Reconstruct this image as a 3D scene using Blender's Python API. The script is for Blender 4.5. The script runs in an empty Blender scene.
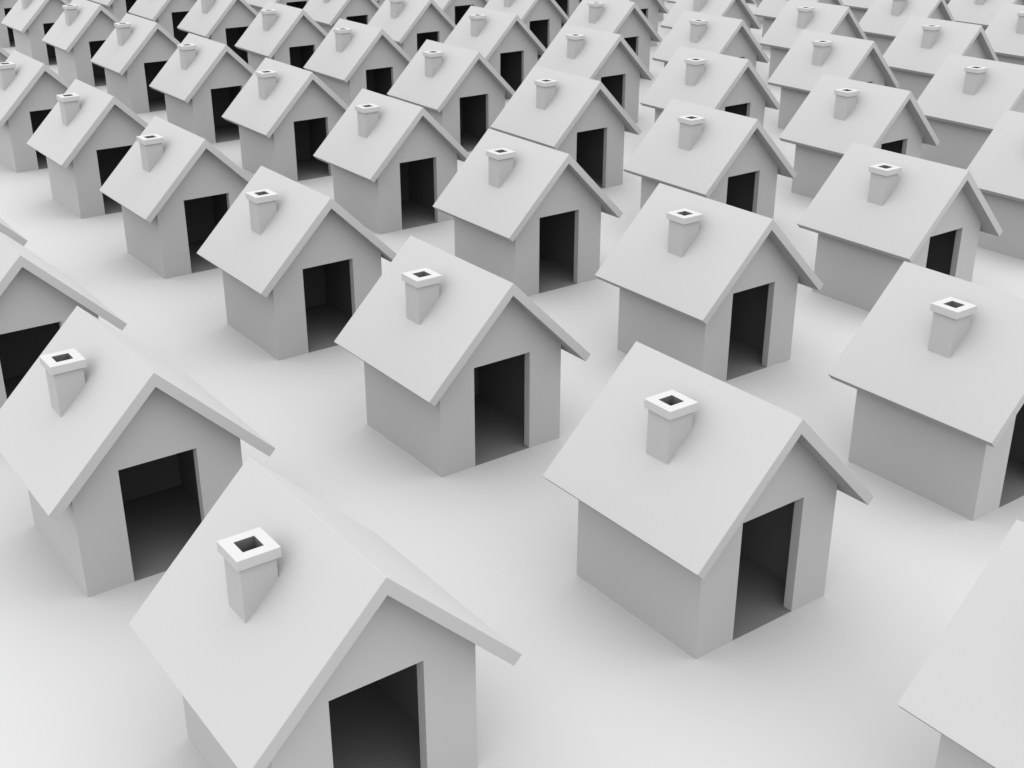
import bpy, bmesh, math
from mathutils import Vector, Matrix

scene = bpy.context.scene
col = scene.collection

# ---------------------------------------------------------------- measurements
L, W = 1.139, 1.145           # half length (along the ridge) and half width of the walls
R, E = 1.431, 1.5175          # roof half length, eave half span
HR, HE = 3.0, 1.488           # ridge and eave height
T = 0.1395                    # roof thickness
D0, D1, DH = -0.522, 0.529, 1.672   # door opening
WT = 0.135                    # wall thickness
CX, CY, CZ = -0.014, -0.678, 2.870  # chimney
CC, CB, CH, HH = 0.2285, 0.189, 0.1136, 0.1085
# the grid is very slightly skewed against the houses
def cell(k, i):
    return 5.5976 * k - 0.0073 * i, -0.0165 * k + 5.4795 * i
TAN = (HR - HE) / E
COS = 1 / math.sqrt(1 + TAN * TAN)
SIN = TAN * COS

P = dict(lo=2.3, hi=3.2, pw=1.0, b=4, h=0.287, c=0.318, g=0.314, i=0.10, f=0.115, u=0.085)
# ---------------------------------------------------------------- materials
def clay(name, value, rough=0.9):
    m = bpy.data.materials.new(name)
    m.use_nodes = True
    nt = m.node_tree
    b = nt.nodes['Principled BSDF']
    b.inputs['Roughness'].default_value = rough
    b.inputs['Specular IOR Level'].default_value = 0.0
    tc = nt.nodes.new('ShaderNodeTexCoord')
    ns = nt.nodes.new('ShaderNodeTexNoise')
    ns.inputs['Scale'].default_value = 3.0
    ns.inputs['Detail'].default_value = 3.0
    rp = nt.nodes.new('ShaderNodeValToRGB')
    lo, hi = value * 0.998, value * 1.002
    rp.color_ramp.elements[0].position = 0.3
    rp.color_ramp.elements[1].position = 0.7
    rp.color_ramp.elements[0].color = (lo, lo, lo, 1)
    rp.color_ramp.elements[1].color = (hi, hi, hi, 1)
    nt.links.new(tc.outputs['Object'], ns.inputs['Vector'])
    nt.links.new(ns.outputs['Fac'], rp.inputs['Fac'])
    nt.links.new(rp.outputs['Color'], b.inputs['Base Color'])
    return m

M_HOUSE = clay('matte_clay', P['h'])
M_CAP = clay('matte_light_clay', P['c'])
M_GROUND = clay('matte_ground', P['g'])
M_INDOOR_SHADE = clay('painted_indoor_shade', P['i'])  # indoor shade put into the colour of the inner wall faces
M_FLUE_SHADE = clay('painted_flue_shade', P['u'])  # shade down the chimney hole, painted as a darker clay
M_FLOOR_SHADE = clay('painted_floor_shade', P['f'])  # for the added slab, its dark colour stands in for indoor shade

# ---------------------------------------------------------------- helpers
def tag(o, **kw):
    for k, v in kw.items():
        if v is not None:
            o[k] = v

def link(name, bm, mat, parent=None, bevel=0.0):
    bmesh.ops.recalc_face_normals(bm, faces=bm.faces[:])
    if bevel:
        bmesh.ops.bevel(bm, geom=[e for e in bm.edges if len(e.link_faces) == 2 and e.calc_face_angle(0) > 0.3],
                        offset=bevel, segments=2, profile=0.5, affect='EDGES', clamp_overlap=True)
    me = bpy.data.meshes.new(name)
    bm.to_mesh(me)
    bm.free()
    me.materials.append(mat)
    o = bpy.data.objects.new(name, me)
    col.objects.link(o)
    o.parent = parent
    return o

def faces(bm, vs, fs):
    v = [bm.verts.new(p) for p in vs]
    for f in fs:
        bm.faces.new([v[i] for i in f])

# ---------------------------------------------------------------- house parts
def wall_mesh():
    """Hollow gabled shell with a door opening reaching the ground in the +X gable."""
    bm = bmesh.new()
    under = HR - T / COS + 0.004            # just inside the roof slab
    top = lambda y: under - abs(y) * TAN
    Wi, Lo, Li = W - WT, L, L - WT
    # front outline (y, z), outer and inner
    def front(x, w):
        return [(x, -w, 0), (x, D0, 0), (x, D0, DH), (x, D1, DH), (x, D1, 0), (x, w, 0),
                (x, w, top(w)), (x, 0, top(0)), (x, -w, top(w))]
    def back(x, w):
        return [(x, -w, 0), (x, w, 0), (x, w, top(w)), (x, 0, top(0)), (x, -w, top(w))]
    vs = front(Lo, W) + front(Li, Wi) + back(-Lo, W) + back(-Li, Wi)
    FO, FI, BO, BI = 0, 9, 18, 23
    fs = [[FO + i for i in range(9)], [FI + i for i in range(9)][::-1],
          [BO + i for i in range(5)][::-1], [BI + i for i in range(5)]]
    # jambs and lintel soffit
    for a, b in ((1, 2), (2, 3), (3, 4)):
        fs.append([FO + a, FO + b, FI + b, FI + a])
    # bottom rims of the front wall either side of the door
    fs.append([FO + 0, FO + 1, FI + 1, FI + 0])
    fs.append([FO + 4, FO + 5, FI + 5, FI + 4])
    # outer sides, inner sides
    fs.append([FO + 0, FO + 8, BO + 4, BO + 0]); fs.append([FO + 5, FO + 6, BO + 2, BO + 1])
    fs.append([FI + 0, FI + 8, BI + 4, BI + 0]); fs.append([FI + 5, FI + 6, BI + 2, BI + 1])
    # bottom rims of the other walls
    fs.append([FO + 0, FI + 0, BI + 0, BO + 0]); fs.append([FO + 5, FI + 5, BI + 1, BO + 1])
    fs.append([BO + 0, BO + 1, BI + 1, BI + 0])
    # sloping top rims
    fs.append([FO + 8, FI + 8, BI + 4, BO + 4]); fs.append([FO + 6, FI + 6, BI + 2, BO + 2])
    for a, b in ((6, 7), (7, 8)):
        fs.append([FO + a, FO + b, FI + b, FI + a])
    for a, b in ((2, 3), (3, 4)):
        fs.append([BO + a, BO + b, BI + b, BI + a])
    faces(bm, vs, fs)
    return bm

def roof_mesh():
    bm = bmesh.new()
    prof = [(0, HR), (E, HE), (E - T * SIN, HE - T * COS), (0, HR - T / COS),
            (-E + T * SIN, HE - T * COS), (-E, HE)]
    vs = [(R, y, z) for y, z in prof] + [(-R, y, z) for y, z in prof]
    fs = [[0, 1, 2, 3], [0, 3, 4, 5], [9, 8, 7, 6], [11, 10, 9, 6]]
    for i in range(6):
        j = (i + 1) % 6
        fs.append([i, j, j + 6, i + 6])
    faces(bm, vs, fs)
    return bm

def chimney_mesh():
    bm = bmesh.new()
    b, h = CB, HH
    zt = CZ - CH
    rz = lambda y: HR - abs(y) * TAN - 0.03
    out_t = [(CX - b, CY - b, zt), (CX + b, CY - b, zt), (CX + b, CY + b, zt), (CX - b, CY + b, zt)]
    out_b = [(x, y, rz(y)) for x, y, _ in out_t]
    in_t = [(CX - h, CY - h, zt), (CX + h, CY - h, zt), (CX + h, CY + h, zt), (CX - h, CY + h, zt)]
    in_b = [(x, y, zt - 0.30) for x, y, _ in in_t]
    vs = out_t + out_b + in_t + in_b
    fs = [[4, 5, 6, 7], [12, 13, 14, 15]]
    for i in range(4):
        j = (i + 1) % 4
        fs += [[i, j, j + 4, i + 4], [i, j, j + 8, i + 8], [i + 8, j + 8, j + 12, i + 12]]
    faces(bm, vs, fs)
    return bm

def cap_mesh():
    bm = bmesh.new()
    vs = []
    for half, z in ((CC, CZ), (HH - 0.003, CZ), (HH - 0.003, CZ - CH), (CC, CZ - CH)):
        vs += [(CX - half, CY - half, z), (CX + half, CY - half, z), (CX + half, CY + half, z), (CX - half, CY + half, z)]
    fs = []
    for r in range(4):
        s = (r + 1) % 4
        for i in range(4):
            j = (i + 1) % 4
            fs.append([r * 4 + i, r * 4 + j, s * 4 + j, s * 4 + i])
    faces(bm, vs, fs)
    return bm

def make_house():
    root = bpy.data.objects.new('house', None)
    root.empty_display_size = 0.5
    col.objects.link(root)
    wl = link('wall', wall_mesh(), M_HOUSE, root)
    link('roof', roof_mesh(), M_HOUSE, root, 0.004)
    ch = link('chimney', chimney_mesh(), M_HOUSE, root)
    cp = link('chimney_cap', cap_mesh(), M_CAP, ch, 0.004)
    bm = bmesh.new()                        # dark floor slab added to paint in indoor shade, out to the threshold
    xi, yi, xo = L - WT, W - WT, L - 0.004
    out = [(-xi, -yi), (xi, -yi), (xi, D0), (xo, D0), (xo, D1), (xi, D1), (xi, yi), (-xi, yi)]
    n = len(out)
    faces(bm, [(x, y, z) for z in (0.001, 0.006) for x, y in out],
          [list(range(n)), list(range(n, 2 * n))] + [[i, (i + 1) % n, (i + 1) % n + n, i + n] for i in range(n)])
    link('shade_floor', bm, M_FLOOR_SHADE, root)
    # shade inside the house and the flue is put into darker face colours
    for o, mat, inside in ((wl, M_INDOOR_SHADE, lambda p: abs(p.x) < L - WT + 0.001 and abs(p.y) < W - WT + 0.001),
                           (ch, M_FLUE_SHADE, lambda p: abs(p.x - CX) < HH + 0.001 and abs(p.y - CY) < HH + 0.001),
                           (cp, M_FLUE_SHADE, lambda p: abs(p.x - CX) < HH + 0.008 and abs(p.y - CY) < HH + 0.008)):
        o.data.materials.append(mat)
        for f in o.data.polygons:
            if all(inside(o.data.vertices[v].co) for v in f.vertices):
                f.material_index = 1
    return root

def children_of(o, every):
    return [c for c in every if c.parent == o]

def copy_tree(o, every, parent=None):
    c = o.copy()
    col.objects.link(c)
    c.parent = parent
    for ch in children_of(o, every):
        copy_tree(ch, every, c)
    return c

# ---------------------------------------------------------------- camera
F = 1240.63
cam_loc = Vector((15.306, -4.648, 9.172))
az, pit = math.radians(143.979), math.radians(24.377)
fw = Vector((math.cos(az) * math.cos(pit), math.sin(az) * math.cos(pit), -math.sin(pit)))
right = fw.cross(Vector((0, 0, 1))).normalized()
up = right.cross(fw)
roll = math.radians(-0.028)
right, up = right * math.cos(roll) + up * math.sin(roll), up * math.cos(roll) - right * math.sin(roll)
cd = bpy.data.cameras.new('camera')
cam = bpy.data.objects.new('camera', cd)
col.objects.link(cam)
cam.location = cam_loc
cam.rotation_euler = Matrix((right, up, -fw)).transposed().to_euler()
cd.sensor_width = 36.0
cd.lens = 36.0 * F / 1024.0
cd.shift_x, cd.shift_y = 0.4 / 1024, -0.5 / 1024
cd.clip_start = 0.1
cd.clip_end = 5000
scene.camera = cam

def pix(p):
    d = Vector(p) - cam_loc
    z = d.dot(fw)
    if z < 0.5:
        return None
    return 512 + F * d.dot(right) / z, 384 - F * d.dot(up) / z, z

# ---------------------------------------------------------------- the grid of houses
CORN = [(sx * R, sy * E, HE) for sx in (-1, 1) for sy in (-1, 1)] + \
       [(sx * L, sy * W, 0) for sx in (-1, 1) for sy in (-1, 1)] + [(-R, 0, HR), (R, 0, HR)]
cells = []
for k in range(4, -32, -1):              # k: position along the ridge direction (rows, front to back)
    for i in range(-4, 34):
        x, y = cell(k, i)
        ps = [pix((x + a, y + b, c)) for a, b, c in CORN]
        if any(p is None for p in ps):
            continue
        x0, x1 = min(p[0] for p in ps), max(p[0] for p in ps)
        y0, y1 = min(p[1] for p in ps), max(p[1] for p in ps)
        m = 2
        if (k, i) == (2, 0):
            continue                     # the photograph shows no house on this spot
        if x1 > m and x0 < 1024 - m and y1 > m and y0 < 768 - m:
            cells.append((k, i, x0, x1, y0, y1, ps[0][2]))

ORD = ['zeroth', 'first', 'second', 'third', 'fourth', 'fifth', 'sixth', 'seventh', 'eighth', 'ninth', 'tenth',
       'eleventh', 'twelfth', 'thirteenth', 'fourteenth', 'fifteenth', 'sixteenth', 'seventeenth', 'eighteenth',
       'nineteenth', 'twentieth']
rows = {}
for c in cells:
    rows.setdefault(c[0], []).append(c)
row_ids = sorted(rows, reverse=True)

SPECIAL = {
    (1, 0): 'largest white house, its chimney in full view, base cut off by the bottom edge',
    (1, 1): 'big white house standing whole in the lower right with an open dark doorway',
    (2, 1): 'white house in the lower right corner showing only its near roof slope',
    (0, 1): 'complete white house in the middle of the picture with clear ground before it',
}
proto = make_house()
every = list(scene.objects)
first = True

for rn, k in enumerate(row_ids, 1):
    line = sorted(rows[k], key=lambda c: c[1])
    for n, (kk, i, x0, x1, y0, y1, z) in enumerate(line, 1):
        if first:
            h, first = proto, False
        else:
            h = copy_tree(proto, every)
        h.location = (*cell(k, i), 0)
        lab = SPECIAL.get((k, i))
        if lab is None:
            edge = ''
            if x0 < 0: edge = 'left edge'
            elif x1 > 1024: edge = 'right edge'
            elif y0 < 0: edge = 'top edge'
            lab = 'white house%s %s from left in %s row from lower right corner' % (
                (' cut by ' + edge + ',') if edge else ',', ORD[n], ORD[rn])
        tag(h, label=lab, category='house', group='identical white houses set out in a grid')

# ---------------------------------------------------------------- ground
bm = bmesh.new()
S = 900
faces(bm, [(-S, -S, 0), (S, -S, 0), (S, S, 0), (-S, S, 0)], [[0, 1, 2, 3]])
g = link('ground', bm, M_GROUND)
tag(g, kind='structure', label='smooth matte white ground under the rows of houses')

# ---------------------------------------------------------------- light: even white studio dome
w = bpy.data.worlds.new('World')
scene.world = w
w.use_nodes = True
bg = w.node_tree.nodes['Background']
wt_ = w.node_tree
tc = wt_.nodes.new('ShaderNodeTexCoord')
sp = wt_.nodes.new('ShaderNodeSeparateXYZ')
mx = wt_.nodes.new('ShaderNodeMath'); mx.operation = 'MAXIMUM'; mx.inputs[1].default_value = 0.0
pw = wt_.nodes.new('ShaderNodeMath'); pw.operation = 'POWER'; pw.inputs[1].default_value = P['pw']
ma = wt_.nodes.new('ShaderNodeMath'); ma.operation = 'MULTIPLY_ADD'
ma.inputs[1].default_value = P['hi'] - P['lo']; ma.inputs[2].default_value = P['lo']
wt_.links.new(tc.outputs['Generated'], sp.inputs[0])
wt_.links.new(sp.outputs['Z'], mx.inputs[0])
wt_.links.new(mx.outputs[0], pw.inputs[0])
wt_.links.new(pw.outputs[0], ma.inputs[0])
bg.inputs['Color'].default_value = (1, 1, 1, 1)
wt_.links.new(ma.outputs[0], bg.inputs['Strength'])

scene.view_settings.view_transform = 'Standard'
scene.view_settings.look = 'None'
scene.view_settings.exposure = 0
scene.view_settings.gamma = 1
scene.render.engine = 'CYCLES'
scene.cycles.max_bounces = 6
scene.cycles.diffuse_bounces = int(P['b'])
scene.cycles.use_denoising = True
scene.cycles.use_adaptive_sampling = False
